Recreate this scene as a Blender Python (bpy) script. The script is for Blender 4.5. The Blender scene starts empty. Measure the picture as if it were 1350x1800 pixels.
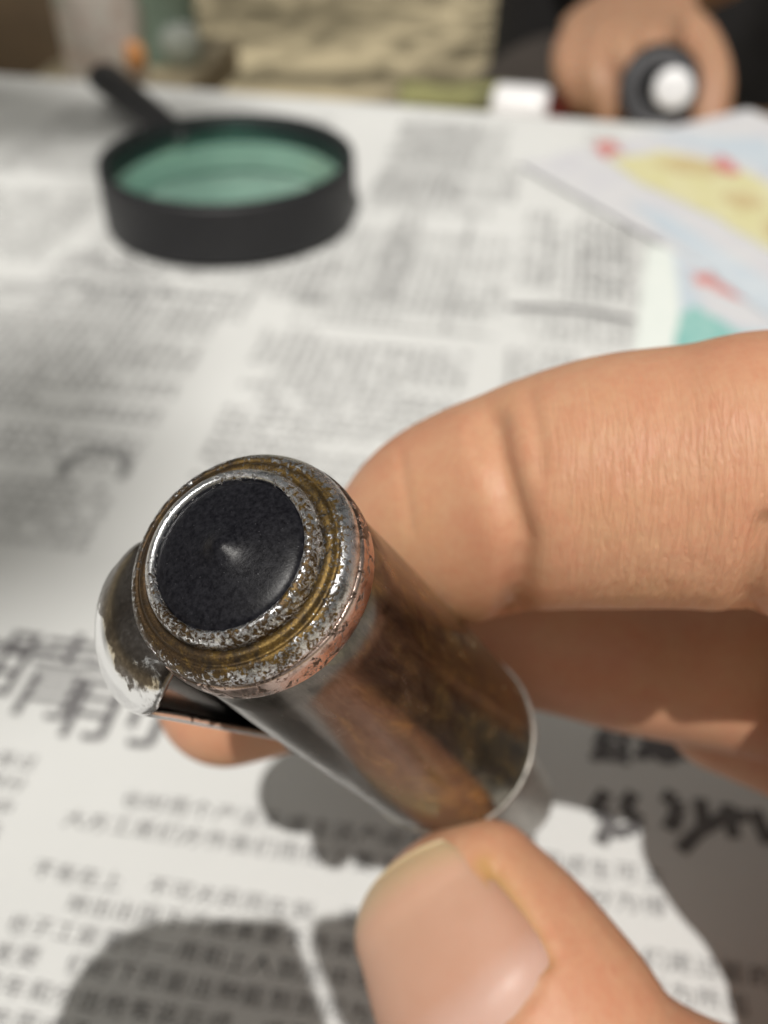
import bpy, bmesh, math, random
import numpy as np
from mathutils import Vector, Matrix, noise as mnoise

# ------------------------------------------------------------------ camera, sky, sun, exposure
S = bpy.context.scene
COL = S.collection
FPX, CX, CY, CAMH, PITCH = 1800.0, 675.0, 900.0, 0.133, math.radians(39.5)
sp, cp = math.sin(PITCH), math.cos(PITCH)
CAM = Vector((0, 0, CAMH))
RGT, FWD, UPV = Vector((1, 0, 0)), Vector((0, cp, -sp)), Vector((0, sp, cp))
cd = bpy.data.cameras.new('camera')
cam = bpy.data.objects.new('camera', cd)
COL.objects.link(cam)
cam.matrix_world = Matrix.Translation(CAM) @ Matrix((RGT, UPV, -FWD)).transposed().to_4x4()
cd.sensor_fit = 'HORIZONTAL'
cd.sensor_width = 36
cd.lens = FPX / 1350 * 36
cd.clip_start, cd.clip_end = 0.004, 400
cd.dof.use_dof = True
cd.dof.focus_distance = 0.0560
cd.dof.aperture_fstop = cd.lens / 1.25
cd.dof.aperture_blades = 0
S.camera = cam

SUNV = Vector((-0.08, -0.49, 1.0)).normalized()          # towards the sun
W = bpy.data.worlds.new('World')
S.world = W
W.use_nodes = True
wn = W.node_tree
sky = wn.nodes.new('ShaderNodeTexSky')
sky.sky_type = 'NISHITA'
sky.sun_disc = False
sky.sun_elevation = math.asin(SUNV.z)
sky.sun_rotation = math.atan2(SUNV.x, SUNV.y)
sky.air_density, sky.dust_density, sky.ozone_density = 1.0, 4.0, 0.3
hs = wn.nodes.new('ShaderNodeHueSaturation')
hs.inputs['Saturation'].default_value = 0.15
bg = wn.nodes['Background']
bg.inputs['Strength'].default_value = 0.075
wn.links.new(sky.outputs[0], hs.inputs['Color'])
wt = wn.nodes.new('ShaderNodeMixRGB')             # whole sky tinted a little warm, so that shadows turn warmer
wt.blend_type = 'MULTIPLY'
wt.inputs[0].default_value = 1.0
wt.inputs[2].default_value = (1.0, 0.965, 0.87, 1)
wn.links.new(hs.outputs[0], wt.inputs[1])
wn.links.new(wt.outputs[0], bg.inputs[0])
sd = bpy.data.lights.new('sun', 'SUN')
sd.energy, sd.angle, sd.color = 3.9, math.radians(0.53), (1.0, 0.965, 0.91)
sun = bpy.data.objects.new('sun', sd)
COL.objects.link(sun)
sun.rotation_euler = SUNV.to_track_quat('Z', 'Y').to_euler()
S.view_settings.view_transform = 'Standard'
S.view_settings.look = 'None'
S.view_settings.exposure = -0.26
S.view_settings.gamma = 1


def at(px, py, d):
    """world point seen at photo pixel (px, py), d metres along the view axis"""
    return CAM + d * (FWD + (px - CX) / FPX * RGT - (py - CY) / FPX * UPV)


def gnd(px, py, z=0.0):
    v = (py - CY) / FPX
    return at(px, py, (CAMH - z) / (sp + v * cp))


rnd = random.Random(7)


# ------------------------------------------------------------------ helpers
def tag(o, label=None, cat=None, group=None, kind=None):
    for k, v in (('label', label), ('category', cat), ('group', group), ('kind', kind)):
        if v:
            o[k] = v
    return o


def empty(name, loc=(0, 0, 0), mat=None):
    o = bpy.data.objects.new(name, None)
    COL.objects.link(o)
    o.empty_display_size = 0.01
    if mat is not None:
        o.matrix_world = mat
    else:
        o.location = loc
    return o


def link(name, me, m=None, parent=None, smooth=True):
    o = bpy.data.objects.new(name, me)
    COL.objects.link(o)
    if m is not None:
        me.materials.append(m)
    if parent is not None:
        o.parent = parent
    if smooth:
        me.polygons.foreach_set('use_smooth', [True] * len(me.polygons))
    return o


def bmobj(name, bm, m=None, parent=None, smooth=True):
    bmesh.ops.recalc_face_normals(bm, faces=bm.faces)
    me = bpy.data.meshes.new(name)
    bm.to_mesh(me)
    bm.free()
    return link(name, me, m, parent, smooth)


def pyobj(name, vs, fs, m=None, parent=None, smooth=True):
    me = bpy.data.meshes.new(name)
    me.from_pydata([tuple(v) for v in vs], [], fs)
    me.update()
    return link(name, me, m, parent, smooth)


def lathe(profile, n=96, closed=True, wob=0.0, seed=0):
    """profile [(r, z)] revolved round Z; r == 0 makes a pole"""
    bm = bmesh.new()
    rings = []
    for (r, z) in profile:
        if r < 1e-9:
            rings.append([bm.verts.new((0, 0, z))])
            continue
        ring = []
        for k in range(n):
            a = 2 * math.pi * k / n
            rr = r
            if wob:
                rr += wob * mnoise.noise(Vector((math.cos(a) * 2.2 + seed, math.sin(a) * 2.2, z * 700)))
            ring.append(bm.verts.new((rr * math.cos(a), rr * math.sin(a), z)))
        rings.append(ring)
    for A, B in zip(rings, rings[1:]):
        for k in range(n):
            k2 = (k + 1) % n
            if len(A) == 1 and len(B) == 1:
                continue
            if len(A) == 1:
                bm.faces.new((A[0], B[k], B[k2]))
            elif len(B) == 1:
                bm.faces.new((A[k], B[0], A[k2]))
            else:
                bm.faces.new((A[k], B[k], B[k2], A[k2]))
    return bm


def smoothprof(pts, sub=4):
    """Catmull-Rom through profile points"""
    out = []
    P = [Vector((p[0], p[1])) for p in pts]
    for i in range(len(P) - 1):
        p0, p1, p2, p3 = P[max(i - 1, 0)], P[i], P[i + 1], P[min(i + 2, len(P) - 1)]
        for j in range(sub):
            t = j / sub
            q = 0.5 * ((2 * p1) + (p2 - p0) * t + (2 * p0 - 5 * p1 + 4 * p2 - p3) * t * t
                       + (3 * p1 - p0 - 3 * p2 + p3) * t ** 3)
            out.append((max(q.x, 0.0), q.y))
    out.append((P[-1].x, P[-1].y))
    return out


def catmull(vals, t):
    """vals: list of numpy arrays, t in 0..len-1"""
    n = len(vals)
    i = min(int(t), n - 2)
    f = t - i
    p0, p1, p2, p3 = vals[max(i - 1, 0)], vals[i], vals[i + 1], vals[min(i + 2, n - 1)]
    return 0.5 * (2 * p1 + (p2 - p0) * f + (2 * p0 - 5 * p1 + 4 * p2 - p3) * f * f
                  + (3 * p1 - p0 - 3 * p2 + p3) * f ** 3)


class Tube:
    """limb: centre line with half width (side) and half height (towards ref); round ends"""

    def __init__(self, pts, ref, per=10, nseg=28, cap0=1.0, cap1=1.0):
        # pts: [(Vector, rw, rh)]
        arr = [np.array([p.x, p.y, p.z, rw, rh]) for p, rw, rh in pts]
        T = len(arr) - 1
        ts = [T * k / (T * per) for k in range(T * per + 1)]
        S_ = [catmull(arr, t) for t in ts]
        self.ref = Vector(ref)
        C = [Vector(s[:3]) for s in S_]
        rw = [s[3] for s in S_]
        rh = [s[4] for s in S_]
        t0 = (C[0] - C[1]).normalized()
        t1 = (C[-1] - C[-2]).normalized()
        pre, post = [], []
        for k in range(1, 9):
            a = math.pi / 2 * k / 8.0
            s, c = math.sin(a), max(math.cos(a), 0.03)
            pre.insert(0, (C[0] + t0 * (rh[0] * s * cap0), rw[0] * c, rh[0] * c))
            post.append((C[-1] + t1 * (rw[-1] * s * cap1), rw[-1] * c, rh[-1] * c))
        allr = pre + list(zip(C, rw, rh)) + post
        self.C = [a[0] for a in allr]
        self.rw = [a[1] for a in allr]
        self.rh = [a[2] for a in allr]
        self.n = len(allr)
        self.nseg = nseg
        self.fr = []
        for i in range(self.n):
            tg = (self.C[min(i + 1, self.n - 1)] - self.C[max(i - 1, 0)]).normalized()
            u = (self.ref - tg * self.ref.dot(tg)).normalized()
            s = tg.cross(u).normalized()
            self.fr.append((tg, u, s))

    def point(self, fi, ang, off=0.0):
        """surface point at fractional ring fi, angle from ref direction"""
        i = min(int(fi), self.n - 2)
        f = fi - i
        out = Vector()
        for j, w in ((i, 1 - f), (i + 1, f)):
            tg, u, s = self.fr[j]
            out += w * (self.C[j] + u * ((self.rh[j] + off) * math.cos(ang)) + s * ((self.rw[j] + off) * math.sin(ang)))
        return out

    def add(self, bm):
        rings = []
        for i in range(self.n):
            tg, u, s = self.fr[i]
            rings.append([bm.verts.new(self.C[i] + u * self.rh[i] * math.cos(a) + s * self.rw[i] * math.sin(a))
                          for a in (2 * math.pi * k / self.nseg for k in range(self.nseg))])
        for A, B in zip(rings, rings[1:]):
            for k in range(self.nseg):
                bm.faces.new((A[k], A[(k + 1) % self.nseg], B[(k + 1) % self.nseg], B[k]))
        bm.faces.new(rings[0])
        bm.faces.new(rings[-1])


def union_mesh(name, tubes, voxel, smooth_it=6, fac=0.5):
    """one continuous surface out of overlapping limbs"""
    bm = bmesh.new()
    for t in tubes:
        t.add(bm)
    bmesh.ops.recalc_face_normals(bm, faces=bm.faces)
    me = bpy.data.meshes.new(name + '_raw')
    bm.to_mesh(me)
    bm.free()
    o = bpy.data.objects.new(name + '_raw', me)
    COL.objects.link(o)
    r = o.modifiers.new('r', 'REMESH')
    r.mode = 'VOXEL'
    r.voxel_size = voxel
    s = o.modifiers.new('s', 'SMOOTH')
    s.iterations = smooth_it
    s.factor = fac
    dg = bpy.context.evaluated_depsgraph_get()
    out = bpy.data.meshes.new_from_object(o.evaluated_get(dg))
    out.name = name
    bpy.data.objects.remove(o)
    bpy.data.meshes.remove(me)
    return out


def mesh_np(me):
    n = len(me.vertices)
    co = np.empty(n * 3, np.float32)
    me.vertices.foreach_get('co', co)
    no = np.empty(n * 3, np.float32)
    me.vertex_normals.foreach_get('vector', no)
    return co.reshape(-1, 3).astype(float), no.reshape(-1, 3).astype(float)


def set_co(me, co):
    me.vertices.foreach_set('co', co.astype(np.float32).ravel())
    me.update()


def seg_dist(co, pts):
    """distance of every vertex to a polyline"""
    best = np.full(len(co), 1e9)
    for a, b in zip(pts, pts[1:]):
        a = np.array(a)
        b = np.array(b)
        ab = b - a
        t = np.clip(((co - a) @ ab) / (ab @ ab), 0, 1)
        d = np.linalg.norm(co - (a + t[:, None] * ab), axis=1)
        best = np.minimum(best, d)
    return best


# ------------------------------------------------------------------ materials
class MT:
    def __init__(self, name):
        self.m = bpy.data.materials.new(name)
        self.m.use_nodes = True
        self.t = self.m.node_tree
        self.p = self.t.nodes['Principled BSDF']
        self.tc = None

    def n(self, typ, **kw):
        nd = self.t.nodes.new('ShaderNode' + typ)
        for k, v in kw.items():
            setattr(nd, k, v)
        return nd

    def l(self, a, b):
        self.t.links.new(a, b)

    def coord(self, scale=1000.0, rot=(0, 0, 0), sc=(1, 1, 1)):
        """object coordinates in millimetres"""
        tc = self.n('TexCoord')
        mp = self.n('Mapping')
        mp.inputs['Rotation'].default_value = rot
        mp.inputs['Scale'].default_value = tuple(scale * s for s in sc)
        self.l(tc.outputs['Object'], mp.inputs['Vector'])
        return mp.outputs[0]

    def noise(self, vec, scale, detail=4, rough=0.55, dist=0.0):
        nd = self.n('TexNoise')
        nd.inputs['Scale'].default_value = scale
        nd.inputs['Detail'].default_value = detail
        nd.inputs['Roughness'].default_value = rough
        nd.inputs['Distortion'].default_value = dist
        if vec is not None:
            self.l(vec, nd.inputs['Vector'])
        return nd.outputs['Fac']

    def ramp(self, fac, stops, interp='LINEAR'):
        nd = self.n('ValToRGB')
        cr = nd.color_ramp
        cr.interpolation = interp
        while len(cr.elements) < len(stops):
            cr.elements.new(0.5)
        for e, (pos, c) in zip(cr.elements, stops):
            e.position = pos
            e.color = (c, c, c, 1) if isinstance(c, (int, float)) else (*c, 1)
        self.l(fac, nd.inputs[0])
        return nd.outputs[0]

    def mix(self, fac, a, b, typ='MIX'):
        nd = self.n('MixRGB', blend_type=typ)
        for i, v in enumerate((fac, a, b)):
            sock = nd.inputs[i]
            if hasattr(v, 'is_output'):
                self.l(v, sock)
            elif isinstance(v, (int, float)):
                sock.default_value = v if i == 0 else (v, v, v, 1)
            else:
                sock.default_value = (*v, 1)
        return nd.outputs[0]

    def math(self, op, a, b=0.0):
        nd = self.n('Math', operation=op)
        for sock, v in zip(nd.inputs, (a, b)):
            if hasattr(v, 'is_output'):
                self.l(v, sock)
            else:
                sock.default_value = v
        return nd.outputs[0]

    def bump(self, h, strength=0.3, dist=0.0002, normal=None):
        nd = self.n('Bump')
        nd.inputs['Strength'].default_value = strength
        nd.inputs['Distance'].default_value = dist
        self.l(h, nd.inputs['Height'])
        if normal is not None:
            self.l(normal, nd.inputs['Normal'])
        self.l(nd.outputs[0], self.p.inputs['Normal'])
        return nd.outputs[0]

    def set(self, **kw):
        for k, v in kw.items():
            s = self.p.inputs[k.replace('_', ' ')]
            if hasattr(v, 'is_output'):
                self.l(v, s)
            elif isinstance(v, (tuple, list)) and len(v) == 3 and s.type == 'RGBA':
                s.default_value = (*v, 1)
            else:
                s.default_value = v
        return self


def plain(name, col, rough=0.6, metal=0.0, var=0.25, scale=0.2, bump=0.0, units=1000.0):
    """colour with uneven tone and fine relief"""
    M = MT(name)
    v = M.coord(units)
    f = M.noise(v, scale, 5)
    c2 = tuple(c * (1 - var) for c in col)
    c3 = tuple(min(1, c * (1 + var)) for c in col)
    M.set(Base_Color=M.ramp(f, [(0.3, c2), (0.7, c3)]), Roughness=rough, Metallic=metal)
    if bump:
        M.bump(M.noise(v, scale * 8, 3), 0.4, bump)
    return M.m


def mat_paper(name, col=(0.665, 0.67, 0.66)):
    M = MT(name)
    v = M.coord(1000)
    a = M.noise(v, 0.02, 4)
    b = M.noise(v, 3.0, 3)
    c = M.mix(0.25, M.ramp(a, [(0.3, tuple(x * 0.95 for x in col)), (0.7, tuple(min(1, x * 1.03) for x in col))]),
              M.ramp(b, [(0.3, tuple(x * 0.9 for x in col)), (0.7, col)]))
    M.set(Base_Color=c, Roughness=0.85)
    M.p.inputs['Specular IOR Level'].default_value = 0.25
    M.bump(b, 0.25, 0.00005)
    return M.m


def mat_worn(name, silver_lo, silver_hi, scale=1.6, base=((0.03, 0.02, 0.014), (0.12, 0.075, 0.035)),
             gold=0.55, silver=(0.72, 0.73, 0.76), outer_r=None, side=(0, 0, 0), gside=(0, 0, 0), soot=0.5):
    """tarnished plating: chrome left in flecks over brown and brassy metal; side = direction the bright metal leans to"""
    M = MT(name)
    v = M.coord(1000)
    n1 = M.noise(v, scale, 8, 0.70, 0.5)
    n2 = M.noise(v, scale * 0.28, 9, 0.72, 0.6)
    n3 = M.noise(v, scale * 2.2, 5, 0.7)
    n4 = M.noise(v, 0.22, 3, 0.5)
    tc = M.n('TexCoord')

    def lean(vec):
        d = M.n('VectorMath', operation='DOT_PRODUCT')
        M.l(tc.outputs['Object'], d.inputs[0])
        d.inputs[1].default_value = vec
        return d.outputs['Value']
    brown = M.ramp(n3, [(0.3, base[0]), (0.72, base[1])])
    goldm = M.ramp(M.math('ADD', n2, lean(gside)), [(gold - 0.03, 0.0), (gold + 0.08, 1.0)])
    goldc = M.ramp(n3, [(0.28, (0.055, 0.034, 0.014)), (0.52, (0.17, 0.105, 0.032)), (0.74, (0.34, 0.24, 0.08))])
    under = M.mix(goldm, brown, goldc)
    fac = M.math('ADD', n1, lean(side))
    fac = M.math('ADD', fac, M.math('MULTIPLY', M.math('SUBTRACT', n4, 0.5), 0.35))
    if outer_r:
        sx = M.n('SeparateXYZ')
        M.l(tc.outputs['Object'], sx.inputs[0])
        r2 = M.math('SQRT', M.math('ADD', M.math('MULTIPLY', sx.outputs[0], sx.outputs[0]),
                                   M.math('MULTIPLY', sx.outputs[1], sx.outputs[1])))
        edge = M.n('MapRange')
        M.l(r2, edge.inputs[0])
        edge.inputs[1].default_value = outer_r[0]
        edge.inputs[2].default_value = outer_r[1]
        edge.inputs[3].default_value = 0.0
        edge.inputs[4].default_value = 0.17
        fac = M.math('ADD', fac, edge.outputs[0])
    sm = M.ramp(fac, [(silver_lo, 0.0), (silver_hi, 1.0)])
    col = M.mix(sm, under, silver)
    # grime lies over everything in blotches
    sootm = M.ramp(M.noise(v, 0.9, 6, 0.7, 0.6), [(soot, 0.0), (soot + 0.18, 0.85)])
    col = M.mix(sootm, col, (0.035, 0.028, 0.022))
    M.set(Base_Color=col, Metallic=M.ramp(sm, [(0, 0.8), (1, 1.0)]),
          Roughness=M.ramp(M.mix(0.5, sm, n3), [(0.15, 0.46), (0.9, 0.15)]))
    M.bump(M.mix(0.6, n3, sm), 0.8, 0.00009)
    return M.m


def mat_body():
    M = MT('cap_body_metal')
    v = M.coord(1000, rot=(0, 0, 0.5), sc=(1, 1, 0.4))
    n1 = M.noise(v, 0.28, 7, 0.62, 1.2)
    n2 = M.noise(v, 0.6, 5, 0.58, 0.7)
    n3 = M.noise(M.coord(1000, sc=(1, 1, 0.10)), 5.0, 5, 0.7)
    # brass shows where the plating has rubbed through
    brass = M.ramp(n2, [(0.30, (0.12, 0.105, 0.065)), (0.5, (0.27, 0.245, 0.13)), (0.62, (0.45, 0.37, 0.155)), (0.75, (0.52, 0.51, 0.34))])
    dark = M.ramp(n2, [(0.3, (0.10, 0.088, 0.078)), (0.7, (0.20, 0.178, 0.16))])
    sz = M.n('SeparateXYZ')
    tc = M.n('TexCoord')
    M.l(tc.outputs['Object'], sz.inputs[0])
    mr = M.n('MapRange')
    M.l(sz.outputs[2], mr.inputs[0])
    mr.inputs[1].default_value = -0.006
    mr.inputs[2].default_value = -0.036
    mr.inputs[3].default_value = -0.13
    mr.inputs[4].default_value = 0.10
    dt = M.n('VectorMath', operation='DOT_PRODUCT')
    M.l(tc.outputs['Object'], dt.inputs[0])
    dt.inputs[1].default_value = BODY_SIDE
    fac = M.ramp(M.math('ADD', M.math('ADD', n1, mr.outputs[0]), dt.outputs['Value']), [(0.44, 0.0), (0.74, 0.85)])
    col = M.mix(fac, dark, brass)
    scr = M.ramp(n3, [(0.3, 0.72), (0.7, 1.15)])
    col = M.mix(0.8, col, scr, 'MULTIPLY')
    M.set(Base_Color=col, Metallic=0.96, Roughness=M.ramp(n2, [(0.3, 0.17), (0.7, 0.29)]))
    M.bump(M.mix(0.5, n3, n2), 0.12, 0.00003)
    return M.m


def mat_skin(name='skin', tone=(0.57, 0.312, 0.187), lines=True):
    M = MT(name)
    v = M.coord(1000)
    n1 = M.noise(v, 0.10, 5, 0.6)
    n2 = M.noise(v, 0.45, 5, 0.65)
    n5 = M.noise(v, 1.6, 4, 0.7)
    k = lambda a, b, c_: tuple(t * q for t, q in zip(tone, (a, b, c_)))
    c = M.mix(0.45, M.ramp(n1, [(0.3, k(0.97, 0.80, 0.80)), (0.52, k(1.0, 1.0, 1.0)), (0.72, k(1.0, 1.10, 1.0))]),
              M.ramp(n2, [(0.35, k(0.98, 0.78, 0.80)), (0.65, k(1.03, 1.08, 1.10))]))
    c = M.mix(0.25, c, M.ramp(n5, [(0.35, k(0.92, 0.76, 0.74)), (0.6, k(1.05, 1.08, 1.08))]))
    gr = M.n('Attribute', attribute_name='grime')
    c = M.mix(M.math('MULTIPLY', gr.outputs['Fac'], 0.75), c, (0.46, 0.27, 0.085))
    M.set(Base_Color=c, Roughness=M.ramp(n2, [(0.3, 0.42), (0.7, 0.55)]), Subsurface_Weight=0.28, Subsurface_Scale=0.0026)
    M.p.inputs['Subsurface Radius'].default_value = (1.0, 0.33, 0.18)
    M.p.inputs['Specular IOR Level'].default_value = 0.36
    if lines:
        # skin lines: run across the finger, stronger where the wrinkle weight is set
        at_ = M.n('Attribute', attribute_name='wrinkle')
        vv = M.coord(1000, rot=(0, 0, math.radians(-8)), sc=(1.0, 0.10, 0.16))
        w = M.noise(vv, 2.5, 3, 0.6, 0.8)
        w = M.ramp(w, [(0.35, 0.0), (0.62, 1.0)])
        v2 = M.coord(1000, rot=(0, math.radians(20), math.radians(38)), sc=(1.0, 0.18, 0.3))
        w2 = M.noise(v2, 2.4, 3, 0.6, 0.5)
        fine = M.noise(v, 4.5, 4, 0.65)
        h = M.math('ADD', M.math('MULTIPLY', w, at_.outputs['Fac']), M.math('MULTIPLY', fine, 0.22))
        h = M.math('ADD', h, M.math('MULTIPLY', w2, 0.30))
        M.bump(h, 0.5, 0.00019)
    return M.m


# ------------------------------------------------------------------ the setting: ground
def mat_ground():
    M = MT('trodden_earth')
    v = M.coord(1.0)
    n1 = M.noise(v, 2.2, 6, 0.6, 0.3)
    n2 = M.noise(v, 26, 5, 0.65)
    n3 = M.noise(v, 150, 3, 0.6)
    c = M.ramp(n1, [(0.3, (0.42, 0.355, 0.22)), (0.7, (0.52, 0.43, 0.27))])
    c = M.mix(0.4, c, M.ramp(n2, [(0.35, (0.34, 0.29, 0.19)), (0.65, (0.52, 0.45, 0.31))]))
    M.set(Base_Color=c, Roughness=0.92)
    M.bump(M.mix(0.5, n2, n3), 0.6, 0.012)
    return M.m


GZ = -0.62
gv, gf = [], []
NG = 60
xs = [math.copysign(abs(t) ** 2.4, t) * 60 for t in np.linspace(-1, 1, NG)]
for j, y in enumerate(xs):
    for i, x in enumerate(xs):
        gv.append((x, y + 2.5, GZ + 0.012 * mnoise.noise(Vector((x * 1.3, y * 1.3, 0)))))
for j in range(NG - 1):
    for i in range(NG - 1):
        k = j * NG + i
        gf.append((k, k + 1, k + NG + 1, k + NG))
tag(pyobj('ground', gv, gf, mat_ground()), kind='structure')

# ------------------------------------------------------------------ table and newspaper frame
TH = math.radians(9.6)                       # the paper lies turned by this much
EA, EB = Vector((math.cos(TH), -math.sin(TH), 0)), Vector((math.sin(TH), math.cos(TH), 0))


def ab(p):
    return p.dot(EA), p.dot(EB)


def wp(a, b, z=0.0):
    return EA * a + EB * b + Vector((0, 0, z))


_e0, _e1 = ab(gnd(0, 128, .003)), ab(gnd(1300, 228, .003))
A0, A1, B0, B1 = -0.42, 0.42, -0.14, (_e0[1] + _e1[1]) / 2
ESL = (_e1[1] - _e0[1]) / (_e1[0] - _e0[0])


def eb(a):
    return _e0[1] + (a - _e0[0]) * ESL           # the far edge is cut a little askew




def paper_z(a, b):
    z = 0.00035 * mnoise.noise(Vector((a * 9, b * 9, 3.1))) + 0.0002 * mnoise.noise(Vector((a * 31, b * 31, 7)))
    # fold ridges pressed into the sheet
    for bb, k in ((0.235, 0.0004), (0.02, 0.0005)):
        z += k * math.exp(-((b - bb) / 0.004) ** 2)
    return z + 0.0022


wood = plain('table_wood', (0.17, 0.10, 0.055), 0.6, 0, 0.35, 0.03, 0.0002)


def box_bm(x0, x1, y0, y1, z0, z1, bev=0.0, mat=None):
    bm = bmesh.new()
    bmesh.ops.create_cube(bm, size=1)
    for v in bm.verts:
        v.co = Vector((x0 if v.co.x < 0 else x1, y0 if v.co.y < 0 else y1, z0 if v.co.z < 0 else z1))
    if bev:
        bmesh.ops.bevel(bm, geom=bm.edges[:], offset=bev, segments=2, affect='EDGES', profile=0.5)
    if mat is not None:
        bm.transform(mat)
    return bm


rotm = Matrix((EA, EB, Vector((0, 0, 1)))).transposed().to_4x4()
tb = empty('table', mat=rotm @ Matrix.Translation((0, 0.1, GZ)))
tag(tb, 'low wooden stall table hidden under the spread newspaper', 'table')
oz, oy = -GZ, -0.1


def tpart(name, x0, x1, y0, y1, z0, z1, bev=0.003):
    bm = box_bm(x0, x1, y0 + oy, y1 + oy, z0 + oz, z1 + oz, bev)
    for v_ in bm.verts:
        if v_.co.y > 0 and name == 'tabletop':
            v_.co.y += eb(v_.co.x) - B1
    return bmobj(name, bm, wood, tb, False)


tpart('tabletop', A0 + .01, A1 - .01, B0 + .01, B1 - 0.004, -0.025, 0.0)
for lx in (A0 + .04, A1 - .08):
    for ly in (B0 + .04, B1 - .08):
        tpart('leg', lx, lx + .04, ly, ly + .04, GZ, -0.026)

# newspaper sheet: lies on the table, its far end hangs over the edge
nx, ny = 150, 96
pv, pf = [], []
rows = [B0 + (B1 - B0) * j / ny for j in range(ny + 1)]
for b in rows:
    for i in range(nx + 1):
        a = A0 + (A1 - A0) * i / nx
        b2 = B0 + (b - B0) / (B1 - B0) * (eb(a) - B0)
        pv.append(wp(a, b2, paper_z(a, b2)))
for k in range(1, 7):                         # rounded turn down over the edge
    for i in range(nx + 1):
        a = A0 + (A1 - A0) * i / nx
        g = min(k / 3, 1) * math.pi / 2
        r = 0.004
        dz = -(r - r * math.cos(g)) - max(0, k - 3) * 0.012
        pv.append(wp(a, eb(a) + r * math.sin(g) + max(0, k - 3) * 0.001 * (1 + mnoise.noise(Vector((a * 20, 0, 0)))),
                     paper_z(a, eb(a)) + dz))
for j in range(ny + 6):
    for i in range(nx):
        k = j * (nx + 1) + i
        pf.append((k, k + 1, k + nx + 2, k + nx + 1))
news = pyobj('newspaper', pv, pf, mat_paper('newsprint'))
tag(news, 'printed newspaper spread over the table under everything', 'newspaper')
so = news.modifiers.new('thick', 'SOLIDIFY')
so.thickness = 0.00018
so.offset = -1

ink = plain('ink', (0.13, 0.125, 0.13), 0.8, 0, 0.3, 1.0)
ink_grey = plain('ink_grey', (0.26, 0.26, 0.26), 0.85, 0, 0.2, 0.6)
ink_brush = plain('ink_brush', (0.13, 0.125, 0.125), 0.8, 0, 0.3, 0.6)


CHARS = '的一是在不了有和人这中大为上个国我以要他时来用们生到作地于出就分对成会可主发年动同工也能下过子说产种面而方后多定行学法所民得经'
GLY = {}


def glyph_mesh(ch):
    try:
        cu = bpy.data.curves.new('glyph', 'FONT')
        cu.body = ch
        cu.size = 1
        cu.resolution_u = 1
        cu.align_x, cu.align_y = 'CENTER', 'CENTER'
        to = bpy.data.objects.new('glyph_tmp', cu)
        COL.objects.link(to)
        tm = bpy.data.meshes.new_from_object(to.evaluated_get(bpy.context.evaluated_depsgraph_get()))
        vs = [(v.co.x, v.co.y) for v in tm.vertices]
        fs = [tuple(f.vertices) for f in tm.polygons]
        bpy.data.objects.remove(to)
        if not vs:
            return None
        cx = (min(v[0] for v in vs) + max(v[0] for v in vs)) / 2
        cy = (min(v[1] for v in vs) + max(v[1] for v in vs)) / 2
        return [(x - cx, y - cy) for x, y in vs], fs
    except Exception:
        return None


class Print:
    """flat print that follows the sheet"""

    def __init__(self):
        self.v, self.f = [], []

    def stroke(self, a0, b0, a1, b1, w, w1=None):
        w1 = w if w1 is None else w1
        d = Vector((a1 - a0, b1 - b0))
        L = d.length
        if L < 1e-7:
            return
        d /= L
        n = Vector((-d.y, d.x))
        k = len(self.v)
        for (a, b, ww, sgn) in ((a0, b0, w, 1), (a0, b0, w, -1), (a1, b1, w1, -1), (a1, b1, w1, 1)):
            aa, bb = a + n.x * ww / 2 * sgn, b + n.y * ww / 2 * sgn
            self.v.append(wp(aa, bb, paper_z(aa, bb) + 0.00012))
        self.f.append((k, k + 1, k + 2, k + 3))

    def poly(self, pts, w):
        for (p, q) in zip(pts, pts[1:]):
            self.stroke(p[0], p[1], q[0], q[1], w)

    def glyph(self, a, b, s, w=0.10):
        """an unreadable square of strokes the size of one printed character"""
        q = rnd.random
        h = rnd.randint(2, 4)
        for k in range(h):
            y = b + s * ((k + 0.3 + 0.4 * q()) / h)
            x0 = a + s * 0.35 * q()
            self.stroke(x0, y, x0 + s * (0.45 + 0.35 * q()), y, s * w)
        for k in range(rnd.randint(1, 3)):
            x = a + s * (0.15 + 0.7 * q())
            y0 = b + s * 0.3 * q()
            self.stroke(x, y0, x, y0 + s * (0.5 + 0.3 * q()), s * w * 1.15)
        if q() < 0.7:
            self.stroke(a + s * (0.3 + .3 * q()), b + s * 0.6, a + s * (0.0 + 0.25 * q()), b + s * 0.02, s * w)
        if q() < 0.6:
            self.stroke(a + s * (0.5 + .2 * q()), b + s * 0.5, a + s * (0.75 + 0.25 * q()), b + s * 0.02, s * w)

    def char(self, a, b, s):
        ch = CHARS[rnd.randrange(len(CHARS))]
        if ch not in GLY:
            GLY[ch] = glyph_mesh(ch)
        g = GLY[ch]
        if g is None:
            return self.glyph(a, b, s)
        k = len(self.v)
        for x, y in g[0]:
            aa, bb = a + (x + .5) * s, b + (y + .5) * s
            self.v.append(wp(aa, bb, paper_z(aa, bb) + 0.00012))
        self.f.extend(tuple(k + i for i in f) for f in g[1])

    def block(self, a0, a1, b0, b1, pitch, size, w=0.10, real=False):
        b = b1 - pitch
        while b > b0:
            a = a0 + (0.0 if rnd.random() > 0.12 else size * 2)
            end = a1 if rnd.random() > 0.15 else a0 + (a1 - a0) * (0.3 + 0.6 * rnd.random())
            while a + size < end:
                if rnd.random() > 0.06:
                    if real:
                        self.char(a, b, size * 0.92)
                    else:
                        self.glyph(a, b, size * 0.9, w)
                a += size
            b -= pitch

    def make(self, name, m, kind=None):
        o = pyobj(name, self.v, self.f, m, news, False)
        if kind:
            o['kind'] = kind
        return o


def AB(px, py):
    return ab(gnd(px, py))


body = Print()
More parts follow.
